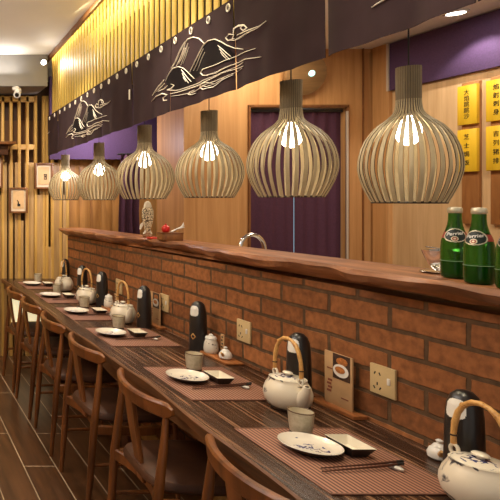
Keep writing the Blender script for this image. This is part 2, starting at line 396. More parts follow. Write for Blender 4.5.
frame(9, 187.5, 27.5, 213, 'lowest of the small framed pictures, with a little black figure', [(0, -.1, .06, .12), (.03, -.19, .16, .1), (-.05, -.02, .05, .05)])
frame(-14, 157, 2.5, 188, 'framed picture cut off by the left edge of the photo', [(0, 0, .1, .1)])
ws = thing('wall_shelf', 'small dark wooden shelf at the left edge on the slats', 'shelf', (.90, 5.27, 2.03))
MB().box((0, 0, 0), (.42, .2, .025), bev=.003).build('board', M['frame'], ws)
MB().box((0, .03, -.06), (.3, .12, .09), bev=.003).build('bracket', M['backdark'], ws)
# glowing low panel under the table end
gp = thing('light_panel', 'glowing cream light panel low on the end wall behind the chairs', 'light', (1.275, 5.37, .46))
MB().box((0, -.012, 0), (.35, .02, .25)).build('glow_face', M['glowpanel'], gp)
fr = MB()
for sx in (-1, 1): fr.box((sx*.186, -.012, 0), (.022, .03, .294))
for sz in (-1, 1): fr.box((0, -.012, sz*.136), (.352, .03, .022))
fr.build('frame', M['slat'], gp)
# camera dome on the soffit
cm = thing('security_camera', 'white security camera under the ceiling drop above the slats', 'camera', (1.08, 5.05, 2.52))
MB().lathe([(.03, 0), (.034, -.006), (.03, -.03), (.012, -.034)], seg=20).build('mount', M['white'], cm)
bd = MB(); bd.tube([(.03, .04, -.02), (.02, .0, -.045), (0, -.05, -.08)], [.03, .034, .032], 16); bd.build('housing', M['white'], cm)
MB().tube([(0, -.05, -.08), (-.003, -.056, -.085)], [.02, .018], 14).build('lens', M['black'], cm)

# ------------------------------------------------------------------ slatted screen above the noren
sc = thing('slat_screen', 'yellow slatted wooden screen above the dark noren', 'screen', (1.43, 0, 0))
g = MB(); Y = 5.10
while Y > .5:
    zt = ceil_z(Y)-.002; g.box((0, Y, (2.2+zt)/2), (.008, .036, zt-2.2), bev=.001); Y -= .0635
g.build('slats', M['screen'], sc)
vs = [(x, y, z) for y in (.5, 5.13) for (x, z) in ((.05, 2.2), (.06, 2.2), (.06, ceil_z(y)), (.05, ceil_z(y)))]
MB().add(vs, [(0, 1, 2, 3), (7, 6, 5, 4), (0, 4, 5, 1), (1, 5, 6, 2), (2, 6, 7, 3), (3, 7, 4, 0)]).build('backing', M['screenback'], sc, smooth=False)
def rail(x, w, dz, h, mat, name, par):
    vs = [(x+a*w/2, y, ceil_z(y)+dz+c*h/2) for y in (.5, 5.13) for (a, c) in ((-1, -1), (1, -1), (1, 1), (-1, 1))]
    return MB().add(vs, [(0, 1, 2, 3), (7, 6, 5, 4), (0, 4, 5, 1), (1, 5, 6, 2), (2, 6, 7, 3), (3, 7, 4, 0)]).build(name, mat, par, smooth=False)
rail(-.05, .022, -.022, .04, M['frame'], 'top_rail', sc)
lt = thing('led_strip', 'thin yellow light strip tucked behind the screen top rail', 'light', (1.43, 0, 0))
rail(-.03, .012, -.016, .012, M['led'], 'strip', lt)

# ------------------------------------------------------------------ noren curtains
def n_top(Y): return 2.395-.024*Y
def n_bot(Y): return 2.0-.018*Y
def fold(Y, z):
    t = (n_top(Y)-z)/.42
    return t*(.006*math.sin(Y*17)+.005*math.sin(Y*41+1.3)+.006*math.sin(Y*7.3+2))
NX = 1.40
def n_at(px, py):
    Y = NX*F/(px-PX); return (Y, EYE+(PY-py)*Y/F)
mot = []
def L8(pts, w=1): mot.append(([n_at(150+x/4.167, 30+y/4.167) for x, y in pts], w))
L8([(95, 160), (110, 130), (125, 90), (140, 60), (160, 38), (180, 30), (205, 35), (228, 55)], 1.7)
L8([(150, 52), (135, 95), (112, 150)]); L8([(160, 55), (145, 105), (128, 147)]); L8([(150, 75), (135, 112), (120, 140)], 1.4); L8([(163, 70), (150, 110), (138, 140)], .8)
L8([(165, 175), (185, 130), (205, 95), (225, 65), (245, 45), (270, 38), (300, 50), (325, 65), (350, 76), (390, 80)], 1.4)
L8([(225, 78), (200, 125), (178, 170)]); L8([(232, 92), (210, 135), (192, 170)], .8)
L8([(283, 64), (310, 85), (335, 110)]); L8([(290, 78), (312, 100), (332, 124)]); L8([(296, 92), (308, 108), (320, 120)], .8)
L8([(70, 212), (85, 185), (100, 160), (120, 153), (140, 160), (157, 174), (180, 202)], 1.3)
L8([(130, 165), (150, 190), (170, 215)]); L8([(133, 180), (145, 198), (160, 220)]); L8([(138, 196), (150, 214)], .8)
L8([(62, 208), (38, 238), (10, 272)], 1.5); L8([(64, 222), (44, 244), (22, 262)]); L8([(80, 232), (60, 246), (38, 256)])
L8([(95, 225), (106, 230), (98, 242), (80, 250), (110, 252), (150, 240), (200, 220), (260, 195), (330, 165), (392, 134)], 1.1)
L8([(6, 296), (30, 278), (56, 265), (80, 270), (58, 283), (60, 294), (80, 292)], 1.5)
L8([(95, 266), (160, 245), (220, 222), (300, 180), (392, 150)], 1.2); L8([(98, 276), (170, 262), (232, 228), (312, 196), (384, 160)], .9)
L8([(245, 190), (222, 188), (212, 178), (222, 164), (260, 150), (330, 120), (390, 95), (445, 77)], 1.2)
L8([(232, 190), (270, 180), (330, 150), (400, 122), (472, 112)], 1.2)
L8([(262, 222), (236, 218), (212, 226), (206, 240), (224, 247), (262, 237), (300, 210), (342, 186)], 1.1)
L8([(222, 232), (240, 236), (272, 222), (310, 200)], .8); L8([(186, 262), (170, 270), (158, 268), (164, 258), (180, 250)], .9)
def L9(pts, w=1): mot.append(([n_at(140+x/3.571, y/3.571) for x, y in pts], w))
L9([(335, 137), (315, 145), (308, 135), (318, 122), (334, 124), (328, 138)], 1.2)
L9([(332, 120), (334, 102), (350, 92), (374, 90), (386, 100), (370, 109), (358, 100), (366, 94)], 1.2)
L9([(338, 142), (380, 122), (420, 102), (457, 75)], 1.2); L9([(345, 125), (390, 108), (430, 93), (457, 75)], 1.0); L9([(318, 145), (340, 143), (372, 130)], .8)
FILL = [[n_at(150+x/4.167, 30+y/4.167) for x, y in P_] for P_ in (
    [(165, 175), (185, 130), (205, 95), (225, 65), (245, 45), (270, 38), (300, 50), (325, 65), (343, 100), (343, 124), (300, 140), (230, 160), (205, 190), (180, 202)],
    [(70, 212), (85, 185), (100, 160), (120, 153), (140, 160), (157, 174), (180, 202), (190, 222), (110, 250), (80, 245)])]
UNITS = [(6.35, 4.85, None, 'noren behind the camera end'), (4.84, 3.33, 4.08, ''), (3.32, 1.835, 2.54, ''), (1.825, .33, 1.12, '')]
LAB = ['dark noren panel at the far end of the row, mostly hidden', 'second noren from the far end, small mountain embroidery by the purple panel',
       'middle noren with the full mountain and wave embroidery in view', 'nearest dark noren, at the top edge right of the bright slit']
for ui, (Y0, Y1, mc, _) in enumerate(UNITS):
    if ui == 0: Y0 = 5.17
    t = thing('noren_curtain', LAB[ui], 'noren', (NX, 0, 0), 0, 'dark norens over the bar')
    L = Y0-Y1; cuts = [Y0, Y0-L*.32, Y0-L*.67, Y1] if ui else [Y0, Y1]
    for a, b_ in zip(cuts, cuts[1:]):
        vs = []; fs = []; ny, nz = 24, 10; gap = .004
        for i in range(ny+1):
            yy = a-gap-(a-b_-2*gap)*i/ny
            for j in range(nz+1):
                zz = n_top(yy)+(n_bot(yy)-n_top(yy))*j/nz
                vs.append((fold(yy, zz)+(.004 if j/nz > .3 and i in (0, ny) else 0), yy, zz))
        o = len(vs); W = nz+1
        vs += [(x+.0025, y, z) for x, y, z in vs]
        for i in range(ny):
            for j in range(nz):
                q = (i*W+j, i*W+j+1, (i+1)*W+j+1, (i+1)*W+j); fs += [q, tuple(o+k for k in q[::-1])]
        edge = [i*W for i in range(ny+1)]+[ny*W+j for j in range(1, W)]+[i*W+nz for i in range(ny-1, -1, -1)]+[j for j in range(nz-1, 0, -1)]
        for p, q in zip(edge, edge[1:]+edge[:1]): fs.append((p, q, o+q, o+p))
        MB().add(vs, fs).build('cloth_panel', M['noren'], t)
    # embroidery: a raised cord following the cloth
    e = MB(); sh = (mc if mc else 5.53)-2.54
    for pts, w in mot:
        fine = []
        for (p, q) in zip(pts, pts[1:]):
            for s_ in range(4): fine.append((p[0]+(q[0]-p[0])*s_/4, p[1]+(q[1]-p[1])*s_/4))
        fine.append(pts[-1])
        fine = [(y+sh, z+(n_bot(y+sh)-n_bot(y))) for y, z in fine]
        fine = [p for p in fine if Y1-.0 <= p[0] <= Y0-.0 or (mc and abs(p[0]-mc) < .62)]
        if ui == 0: fine = [p for p in fine if p[0] < 5.16]
        if len(fine) < 3: continue
        n = len(fine)
        R = [.0034*w*(.45+.55*math.sin(PI*min(1, (i+.8)/(n*.75))) if i/n < .4 else .0034*w*(1.05-.6*(i/n))/(.0034*w)) for i in range(n)]
        e.tube([(fold(y, z)-.0022, y, z) for y, z in fine], R, 6, flat=.6)
    if e.v: e.build('mountain_embroidery', M['thread'], t)
    if mc:
        def inside(p, poly):
            c = False
            for (xa, ya), (xb, yb) in zip(poly, poly[1:]+poly[:1]):
                if (ya > p[1]) != (yb > p[1]) and p[0] < (xb-xa)*(p[1]-ya)/(yb-ya)+xa: c = not c
            return c
        for pts in FILL:
            pl_ = [(y+sh, z+(n_bot(y+sh)-n_bot(y))) for y, z in pts]
            y0, y1 = min(p[0] for p in pl_), max(p[0] for p in pl_); z0, z1 = min(p[1] for p in pl_), max(p[1] for p in pl_)
            n1, n2 = 70, 50; g = MB(); vs = []; fs = []
            for i in range(n1+1):
                for j in range(n2+1):
                    y = y0+(y1-y0)*i/n1; z = z0+(z1-z0)*j/n2; vs.append((fold(y, z)-.0014, y, z))
            for i in range(n1):
                for j in range(n2):
                    if inside((y0+(y1-y0)*(i+.5)/n1, z0+(z1-z0)*(j+.5)/n2), pl_): fs.append((i*(n2+1)+j, (i+1)*(n2+1)+j, (i+1)*(n2+1)+j+1, i*(n2+1)+j+1))
            g.add(vs, fs).build('black_applique', M['applique'], t)
    n = int(L/.135) if ui else 2
    for i in range(n):
        yy = Y0-(i+.5)*(Y0-Y1)/n; zz = n_top(yy)-.03
        tb = MB(); pts = [(-.004, yy+.011*math.cos(2*PI*q/14), zz+.015*math.sin(2*PI*q/14)) for q in range(14)]
        tb.tube(pts, .0032, 6, closed=True); tb.build('eyelet', M['thread'], t)
    if ui == 1:
        MB().box((-.006, 3.345, 2.13), (.004, .012, .06)).build('cloth_tag', M['thread'], t)

# ------------------------------------------------------------------ behind the bar
dc = thing('door_curtain', 'plum door curtain with a pale slit between its two halves', 'curtain', (3.085, 4.34, 0))
for s_ in (-1, 1):
    vs = []; fs = []; n = 20
    for i in range(n+1):
        x = s_*(.009+.357*i/n); y = .008*math.sin(i*1.3+s_)
        vs += [(x, y, .25), (x, y, 2.20), (x, y+.004, 2.20), (x, y+.004, .25)]
    for i in range(n):
        for k in range(4): fs.append((i*4+k, i*4+(k+1) % 4, (i+1)*4+(k+1) % 4, (i+1)*4+k))
    fs += [(3, 2, 1, 0), tuple(n*4+k for k in range(4))]
    MB().add(vs, fs).build('curtain_half', M['doorcloth'], dc)
MB().box((0, -.008, 2.19), (.73, .015, .02)).build('rod', M['black'], dc)
dl = tag(MB().box((3.32, 4.66, 1.1), (.26, .02, 2.1)).build('slit_glow_1', M['slit']), 'x y z w', 'slit_glow'); del dl['label'], dl['category']; struct(dl)  # added glowing sheet behind the curtain, shows as its pale slit
pcu = thing('hanging_curtain', 'dark plum curtain hanging at the far end behind the bar', 'curtain', (2.08, 4.95, 0))
vs = []; fs = []; n = 16
for i in range(n+1):
    x = -.09+.17*i/n; y = .02*math.sin(i*1.1)
    d = .05 if i < 5 else 0
    vs += [(x-d*.6, y, .9), (x-.02, y, 1.4), (x, y, 1.9), (x, y+.004, 1.9), (x-.02, y+.004, 1.4), (x-d*.6, y+.004, .9)]
for i in range(n):
    for k in range(6): fs.append((i*6+k, i*6+(k+1) % 6, (i+1)*6+(k+1) % 6, (i+1)*6+k))
fs += [(5, 4, 3, 2, 1, 0), tuple(n*6+k for k in range(6))]
MB().add(vs, fs).build('cloth', M['doorcloth'], pcu)
MB().tube([(-.12, 0, 1.905), (.14, 0, 1.905)], .008, 10).build('rod', M['black'], pcu)
# round wooden lamp plate above the door
rp = thing('wall_lamp', 'round wooden disc with a small teal light above the door curtain', 'lamp', (3.10, 4.262, 2.455))
T = Matrix.Rotation(math.radians(90+14), 4, 'X')
g = MB().lathe([(.10, .0), (.155, .006), (.158, .022), (.152, .034), (.05, .044)], seg=48); g.v = [tuple(T @ Vector(v)) for v in g.v]; g.build('disc', M['frame2'], rp)
g = MB().lathe([(.024, .043), (.022, .052), (.008, .055)], seg=20); g.v = [tuple(T @ Vector(v)+Vector((.03, 0, .01))) for v in g.v]; g.build('light_dot', M['teal'], rp)
# purple band on the right wall
tag(MB().box((3.653, 2.35, 2.48), (.03, 3.56, .345), bev=.003).build('purple_band', M['purple']), 'purple cloth band along the right wall above the yellow signs', 'wall panel')
struct(MB().box((3.652, 4.14, 2.48), (.04, .02, .35)).build('trim_6', M['steeltrim'], smooth=False))
# signs
def sign(y, z, h, txt, label):
    t = thing('menu_sign', label, 'sign', (3.638, y, z), 0, 'yellow wooden menu signs')
    MB().box((0, 0, 0), (.02, .120, h), bev=.002).build('board', M['signyellow'], t)
    g = MB(); n = len(txt); sz = .037
    for i, ch in enumerate(txt):
        vs, fs = text_mesh(ch, sz)
        if not vs: continue
        cx = sum(p.x for p in vs)/len(vs); cyy = (max(p.y for p in vs)+min(p.y for p in vs))/2; cx = (max(p.x for p in vs)+min(p.x for p in vs))/2
        zz = h*.32-i*(h*.62/max(1, n-1) if n > 1 else 0)*.98
        g.add([(-.0108, -(p.x-cx), zz+p.y-cyy) for p in vs], fs); g.add([(-.0108, -(p.x-cx)+.0012, zz+p.y-cyy+.0008) for p in vs], fs)
    g.build('lettering', M['ink'], t, smooth=False)
sign(3.56, 2.105, .25, '大焰跳跳沙', 'upper left yellow sign with five black characters')
sign(3.56, 1.815, .27, '芝士焗饭', 'lower left yellow sign beside the largest lamp')
sign(3.385, 2.105, .25, '焰射刺身', 'upper right yellow sign at the edge of the photo')
sign(3.385, 1.815, .27, '吉列猪排', 'lower right yellow sign at the edge of the photo')
for y in (3.56, 3.385):  # brown strip on the wall, behind and below each sign pair
    tag(MB().box((3.6595, y-.0, 1.80), (.02, .106, .9), bev=.002).build('sign_strip', M['signback']),
        'brown strip behind the %s pair of yellow signs' % ('left' if y > 3.5 else 'right'), 'board', 'strips behind the signs')
# recessed lights in the bar ceiling
def downlight(x, y, z, label):
    t = thing('ceiling_light', label, 'light', (x, y, z), 0, 'recessed ceiling lights')
    MB().lathe([(.045, 0), (.06, 0), (.062, -.008), (.046, -.012), (.045, -.002)], seg=28, capb=False, capt=False).build('rim', M['white'], t)
    MB().lathe([(.044, -.002), (.04, -.008), (.01, -.01)], seg=24).build('lens', M['downlight'], t)
downlight(3.45, 3.45, 2.66, 'glaring recessed spotlight in the bar ceiling by the noren edge')
sl = thing('wall_spotlight', 'small bright spotlight on the ceiling drop at the screen corner', 'light', (1.315, 5.02, 2.735))
g = MB(); g.tube([(0, 0, 0), (0, -.035, -.01)], [.022, .026], 16); g.build('housing', M['white'], sl)
g = MB(); g.tube([(0, -.0355, -.01), (0, -.039, -.011)], [.022, .018], 16); g.build('lens', M['downlight'], sl)

# ------------------------------------------------------------------ pendant lamps
PROF = [(0, .71), (.1, .775), (.21, .84), (.33, .905), (.45, .95), (.56, .985), (.663, 1.0), (.77, .995), (.873, .98), (1.02, .935), (1.175, .86), (1.3, .765), (1.416, .65), (1.5, .53), (1.566, .42), (1.64, .325), (1.717, .265), (1.83, .24), (1.93, .232), (2.25, .235), (2.54, .235)]
def pendant(px, bot, hpx, rpx, X, label):
    Y = X*F/(px-PX); z0 = EYE+(PY-bot)*Y/F; H = hpx*Y/F
    k = math.sqrt(1+((px-PX)/F)**2); R = rpx*Y/F/k
    t = thing('pendant_lamp', label, 'lamp', (X, Y, z0), 0, 'slatted wooden pendant lamps')
    N = 32; hz = H/2.54
    sh = MB(); nk = MB()
    for j in range(N):
        a = 2*PI*(j+.5)/N; ca, sa = math.cos(a), math.sin(a)
        for (mb, rng) in ((sh, PROF[:19]), (nk, PROF[18:])):
            P = [(ca*r*R, sa*r*R, h*hz) for h, r in rng]
            w = [min(.086*R, (.66 if mb is sh else .86)*2*PI*r*R/N) for h, r in rng]
            mb.sweep(P, (-sa, ca, 0), w, .0044, side=1)
    sh.build('shade', [M['lampwood'], M['lampedge']], t); nk.build('collar', [M['lampneck'], M['lampedge']], t)
    for h, r, rt in ((.012, .71, .004), (1.88, .225, .003), (2.46, .215, .003)):
        MB().tube([(r*R*math.cos(2*PI*q/40), r*R*math.sin(2*PI*q/40), h*hz) for q in range(40)], rt, 6, closed=True).build('ring', M['lampring'], t)
    MB().lathe([(.06*R, 1.62*hz), (.11*R, 1.66*hz), (.11*R, 2.2*hz), (.19*R, 2.22*hz), (.19*R, 2.5*hz), (.03*R, 2.52*hz)], seg=20).build('socket', M['lampring'], t)
    MB().lathe([(.255*R*math.sin(PI*q/12)+.001, 1.33*hz-.255*hz*math.cos(PI*q/12)) for q in range(0, 12)]+[(.075*R, 1.63*hz)], seg=24).build('bulb', M['bulb'], t)
    top = 2.66-z0
    MB().tube([(0, 0, 2.5*hz), (0, 0, top)], .0022, 8).build('cord', M['black'], t)
pendant(408.5, 203, 136, 53, 1.58, 'largest wooden slatted pendant lamp, beside the yellow signs')
pendant(291, 197, 116, 46, 1.58, 'slatted pendant lamp hanging in front of the door curtain')
pendant(209, 197.5, 86.5, 34.5, 1.58, 'slatted pendant lamp left of the door, before plain wood wall')
pendant(144.5, 199, 73.5, 29.5, 1.58, 'slatted pendant lamp right above the fish ornament')
pendant(99, 200, 57, 22, 1.58, 'second smallest slatted pendant, beneath the purple end panel')
pendant(65.5, 200, 45, 17, 1.50, 'farthest and smallest slatted pendant lamp near the framed pictures')

# ------------------------------------------------------------------ on the ledge
LZ = 1.2755
body = [(.024, 0), (.029, .004), (.0308, .012), (.0312, .045), (.0308, .085), (.0295, .105), (.0262, .12), (.0205, .137), (.0162, .155), (.0145, .170), (.0142, .188)]
def rad_at(z):
    for (r0, z0), (r1, z1) in zip(body, body[1:]):
        if z0 <= z <= z1: return r0+(r1-r0)*(z-z0)/(z1-z0)
    return body[-1][0]
def wrap(pts2, off):
    out = []
    for (u, w) in pts2:
        z = .124+w; r = rad_at(z)+off; a = u/.025; out.append((r*math.sin(a), -r*math.cos(a), z))
    return out
def patch(a0, a1, b0, b1, inside, n=26, m=14):
    """small grid patch of (u, w) cells that pass the test"""
    vs = []; fs = []
    for i in range(n+1):
        for j in range(m+1): vs.append((a0+(a1-a0)*i/n, b0+(b1-b0)*j/m))
    for i in range(n):
        for j in range(m):
            c = (a0+(a1-a0)*(i+.5)/n, b0+(b1-b0)*(j+.5)/m)
            if inside(*c): fs.append((i*(m+1)+j, (i+1)*(m+1)+j, (i+1)*(m+1)+j+1, i*(m+1)+j+1))
    return vs, fs
bt = thing('glass_bottle', 'x', 'bottle', group='green bottles on the ledge')
MB().lathe(body, seg=36).build('glass_body', M['glass'], bt)
MB().lathe([(r*.86, z+.002) for r, z in body[:4]]+[(.026, .049), (.002, .0495)], seg=28).build('drink', M['liquid'], bt)
MB().lathe([(.0147, .187), (.0162, .189), (.0162, .199), (.014, .2035), (.004, .2045)], seg=28).build('cap', M['cap'], bt)
MB().tube([(.0313*math.cos(2*PI*q/40), .0313*math.sin(2*PI*q/40), .05) for q in range(40)], .0006, 6, closed=True).build('liquid_line', M['liquidline'], bt)  # pale ring at the level of the drink
vs, fs = patch(-.078, .078, -.009, .009, lambda u, w: True, 60, 6)
MB().add(wrap(vs, .0004), fs).build('neck_band', M['labelred'], bt)
ell = lambda k: (lambda u, w: (u/(.025*k))**2+(w/(.0195*k))**2 < 1)
vs, fs = patch(-.026, .026, -.020, .020, ell(1.0), 40, 34); ov = MB().add(wrap(vs, .0008), fs).build('label_edge', M['cap'], bt)
vs, fs = patch(-.026, .026, -.020, .020, ell(.88), 40, 34); MB().add(wrap(vs, .0011), fs).build('label_ground', M['labelgreen'], bt)
tv, tf = text_mesh('Perrier', .0132); lt_ = MB()
for dx, dy in ((0, 0), (.0005, 0), (0, .0005)): lt_.add(wrap([(p.x+dx, p.y+.0042+dy+p.x*.15) for p in tv], .0014), tf)
lt_.build('label_lettering', M['white'], bt, smooth=False)
for rr_, mm, of in ((.0068, 'cap', .0014), (.005, 'labelred', .0017), (.0024, 'cap', .002)):
    vs, fs = patch(-.008, .008, -.018, -.001, lambda u, w: (u+.001)**2+(w+.0095)**2 < rr_**2, 22, 22); MB().add(wrap(vs, of), fs).build('label_seal', M[mm], bt)
bpos = [(1.612, 1.615, 'leftmost green glass bottle on the ledge', -.76), (1.562, 1.50, 'middle green glass bottle on the ledge', -1.15), (1.542, 1.40, 'green bottle half cut off by the right edge of the photo', -1.1)]
allb = [bt, dup(bt), dup(bt)]
for o, (x, y, l, rz) in zip(allb, bpos): place(o, (x, y, LZ), l, rz)
# steel bowl with a spoon on a tray
tb = thing('serving_tray', 'thin steel tray under the bowl beside the bottles', 'tray', (1.695, 1.735, LZ))
MB().lathe([(.05, 0), (.056, .003), (.054, .004), (.045, .002)], seg=36).build('dish_plate', M['chrome'], tb)
bw = thing('steel_bowl', 'shiny steel bowl behind the leftmost green bottle', 'bowl', (1.695, 1.735, LZ+.0045))
MB().lathe([(.016, 0), (.02, .002), (.034, .02), (.046, .05), (.05, .064), (.0485, .064), (.044, .05), (.032, .022), (.012, .006)], seg=40).build('bowl_wall', M['chrome'], bw)
MB().tube([(.03, -.01, .02), (-.0, .0, .068), (-.045, .01, .075)], [.002, .002, .0016], 8).build('spoon', M['chrome'], bw)
# faucet
fc = thing('faucet', 'curved chrome faucet rising behind the ledge by the curtain', 'faucet', (1.985, 3.12, .95))
pts = [(-.065, 0, 0), (-.065, 0, .20)]+[(-.068*math.cos(PI*q/12), 0, .275+.082*math.sin(PI*q/12)) for q in range(0, 13)]+[(.072, 0, .25)]
MB().tube(pts, [.011]*(len(pts)-1)+[.012], 14).build('spout', M['chrome'], fc)
MB().lathe([(.03, 0), (.03, .01), (.018, .02), (.018, .06)], (-.065, 0, 0), 20).build('base', M['chrome'], fc)
MB().tube([(-.065, -.015, .05), (-.065, -.07, .075)], [.006, .005], 10).build('lever', M['chrome'], fc)
# fish ornament
fo = thing('fish_ornament', 'pale carved fish standing on its tail on the bar ledge', 'ornament', (1.60, 3.56, LZ-lz(3.56)))
MB().lathe([(.028, 0), (.03, .008), (.02, .02), (.014, .03)], seg=20).build('stand', M['frame'], fo)
m_, nt, b = new_mat('fish_scales'); tc = nt.nodes.new('ShaderNodeTexCoord'); vo = nt.nodes.new('ShaderNodeTexVoronoi'); vo.inputs['Scale'].default_value = 110
rm = nt.nodes.new('ShaderNodeValToRGB'); rm.color_ramp.elements[0].color = C4(srgb(226, 208, 172)); rm.color_ramp.elements[1].color = C4(srgb(84, 66, 44)); rm.color_ramp.elements[0].position = .3; rm.color_ramp.elements[1].position = .75
nt.links.new(tc.outputs['Object'], vo.inputs['Vector']); nt.links.new(vo.outputs['Distance'], rm.inputs['Fac']); nt.links.new(rm.outputs['Color'], b.inputs['Base Color'])
MB().lathe([(.012, .03), (.018, .05), (.03, .09), (.037, .13), (.036, .165), (.03, .185), (.026, .19)], seg=28, sy=.6).build('fish_body', m_, fo)
MB().lathe([(.026, .19), (.024, .205), (.017, .222), (.006, .23)], seg=28, sy=.6).build('head', M['dish'], fo)
MB().sweep([(-.022, 0, .10), (-.04, 0, .075), (-.048, 0, .05)], (1, 0, 0), [.012, .018, .01], .006).build('fin', M['dish'], fo)
MB().sweep([(.0, 0, .06), (-.0, 0, .035), (.0, 0, .022)], (1, 0, 0), [.02, .045, .06], .008).build('tail', M['dish'], fo)
wx = thing('wooden_box', 'dark wooden box on the bar ledge right of the fish ornament', 'box', (1.60, 3.27, LZ-lz(3.27)))
MB().box((0, 0, .02), (.11, .09, .04), bev=.003).build('body', M['frame'], wx)
MB().box((0, 0, .0425), (.114, .094, .006), bev=.002).build('lid', M['chair'], wx)
rd = thing('red_pot', 'small round red lidded pot on the wooden box', 'pot', (1.575, 3.27, LZ+.0455-lz(3.27)))
MB().lathe([(.012, 0), (.02, .006), (.024, .02), (.02, .033)], seg=20).build('body', M['red'], rd)
MB().lathe([(.021, .033), (.012, .041), (.004, .044), (.005, .05), (.002, .052)], seg=20).build('lid', M['red'], rd)
fn = thing('server_set', 'pale fork shaped servers leaning on the wooden box', 'utensil', (1.63, 3.25, LZ+.0455-lz(3.27)))
for i in range(4): MB().tube([(-.03, .005*i, .004), (.0+.012*i, .004*i, .022+.004*i), (.045, .004*i, .032+.009*i)], [.003, .004, .002], 8).build('prong', M['white'], fn)
tag(MB().box((1.575, 3.43, LZ+.004-lz(3.43)), (.06, .07, .008), bev=.003).build('red_saucer', M['red']), 'flat red lacquer saucer lying between fish and wooden box', 'saucer')

# ------------------------------------------------------------------ the long table
tb = thing('long_table', 'long dark weathered wooden table along the brick bar', 'table', (0, 0, 0))
def te(Y): return 1.022+.010*math.sin(Y*3.1+.4)+.006*math.sin(Y*9)
vs = []; fs = []; NY = 90
for i in range(NY+1):
    Y = .85+4.5*i/NY; w = .004*math.sin(Y*23); x1 = XW(Y)-.003
    vs += [(te(Y)+.006, Y, .75), (te(Y), Y, .744), (te(Y)+.004+w, Y, .708), (te(Y)+.02, Y, .70), (x1, Y, .70), (x1, Y, .75)]
ms = []
for i in range(NY):
    for k in range(6):
        fs.append((i*6+k, i*6+(k+1) % 6, (i+1)*6+(k+1) % 6, (i+1)*6+k)); ms.append(1 if k in (0, 1, 2) else 0)
fs += [tuple(range(6)), tuple(NY*6+k for k in range(5, -1, -1))]; ms += [1, 1]
MB().add(vs, fs, ms).build('tabletop', [M['table'], M['tabledge']], tb)
vs = []; fs = []
for i in range(NY+1):
    Y = .85+4.5*i/NY; d = .012*math.sin(Y*4.3)+.006*math.sin(Y*11); vs += [(te(Y)+.03, Y, .70), (te(Y)+.028, Y, .655+d), (te(Y)+.055, Y, .655+d), (te(Y)+.055, Y, .70)]
for i in range(NY):
    for k in range(4): fs.append((i*4+k, i*4+(k+1) % 4, (i+1)*4+(k+1) % 4, (i+1)*4+k))
fs += [(3, 2, 1, 0), tuple(NY*4+k for k in range(4))]
MB().add(vs, fs).build('apron', M['tabledge'], tb)
for Y in (1.86, 3.18, 4.55):
    MB().box((1.33, Y, .35), (.07, .09, .70), bev=.004).build('leg', M['backdark'], tb)

# ------------------------------------------------------------------ chairs
ch = thing('dining_chair', 'x', 'chair', group='wooden chairs along the table')
for s_ in (-1, 1):
    MB().tube([(-.222, s_*.205, 0), (-.205, s_*.207, .2), (-.19, s_*.209, .42), (-.168, s_*.206, .6), (-.158, s_*.203, .72)], [.011, .0165, .0185, .0155, .010], 14).build('back_leg', M['chair'], ch)
    MB().tube([(.215, s_*.215, 0), (.205, s_*.21, .22), (.195, s_*.205, .435)], [.010, .0165, .0175], 14).build('front_leg', M['chair'], ch)
    MB().sweep([(-.19, s_*.207, .40), (0, s_*.213, .395), (.195, s_*.207, .40)], (0, 0, 1), .045, .02).build('seat_rail', M['chair'], ch)
    MB().tube([(-.203, s_*.206, .23), (.205, s_*.211, .24)], [.009, .009], 10).build('stretcher', M['chair'], ch)
pts = []; hs = []; ts = []
n = 26
for i in range(n+1):
    u = -1+2*i/n; y = u*.235
    x = -.209+.062*abs(u)**2.2
    pts.append((x, y, .744-.006*(1-u*u))); e = min(1, (1-abs(u))/.14)
    hs.append(.022+.036*(math.sqrt(max(0, 1-(1-e)**2)) if e < 1 else 1)); ts.append(.014+.012*e)
MB().sweep(pts, [(-.12, 0, 1)]*len(pts), hs, ts).build('top_rail', M['chair'], ch)
MB().sweep([(-.208, 0, .725), (-.195, 0, .62), (-.175, 0, .5), (-.16, 0, .39)], (0, 1, 0), [.085, .078, .066, .056], .016).build('back_splat', M['chair'], ch)
pts = [(-.19+.045*(1-(y/.205)**2), y, .40) for y in [-.205+.41*i/12 for i in range(13)]]
MB().sweep(pts, (0, 0, 1), .05, .02).build('rear_rail', M['chair'], ch)
MB().sweep([(.197, -.205, .40), (.2, 0, .40), (.197, .205, .40)], (0, 0, 1), .045, .02).build('front_rail', M['chair'], ch)
# seat cushion: rounded pad
vs = []; fs = []; n = 44
lay = [(.92, .425), (1.0, .438), (1.0, .452), (.96, .466), (.8, .475), (.4, .478)]
for s_, z in lay:
    for k in range(n):
        a = 2*PI*k/n; c, s2 = math.cos(a), math.sin(a)
        x = math.copysign(abs(c)**.45, c)*.205; y = math.copysign(abs(s2)**.45, s2)*(.205 if x > 0 else .205-.02*(-x/.205))
        vs.append((.012+x*s_, y*s_, z))
for i in range(len(lay)-1):
    for k in range(n): fs.append((i*n+k, i*n+(k+1) % n, (i+1)*n+(k+1) % n, (i+1)*n+k))
fs += [tuple(range(n-1, -1, -1)), tuple((len(lay)-1)*n+k for k in range(n))]
MB().add(vs, fs).build('seat', M['leather'], ch)
cy = [1.53, 2.22, 2.89, 3.48, 4.04, 4.57]
cl = ['nearest walnut chair, cut off by the lower right edge', 'second walnut chair from the camera, full back in view', 'third walnut chair from the camera along the table',
      'fourth walnut chair from the camera along the table', 'second farthest walnut chair along the table', 'farthest walnut chair, by the glowing panel']
chairs = [ch]+[dup(ch) for _ in range(5)]
for o, y, l in zip(chairs, cy, cl): place(o, (1.136, y, 0), l, rz=random.uniform(-.03, .03))

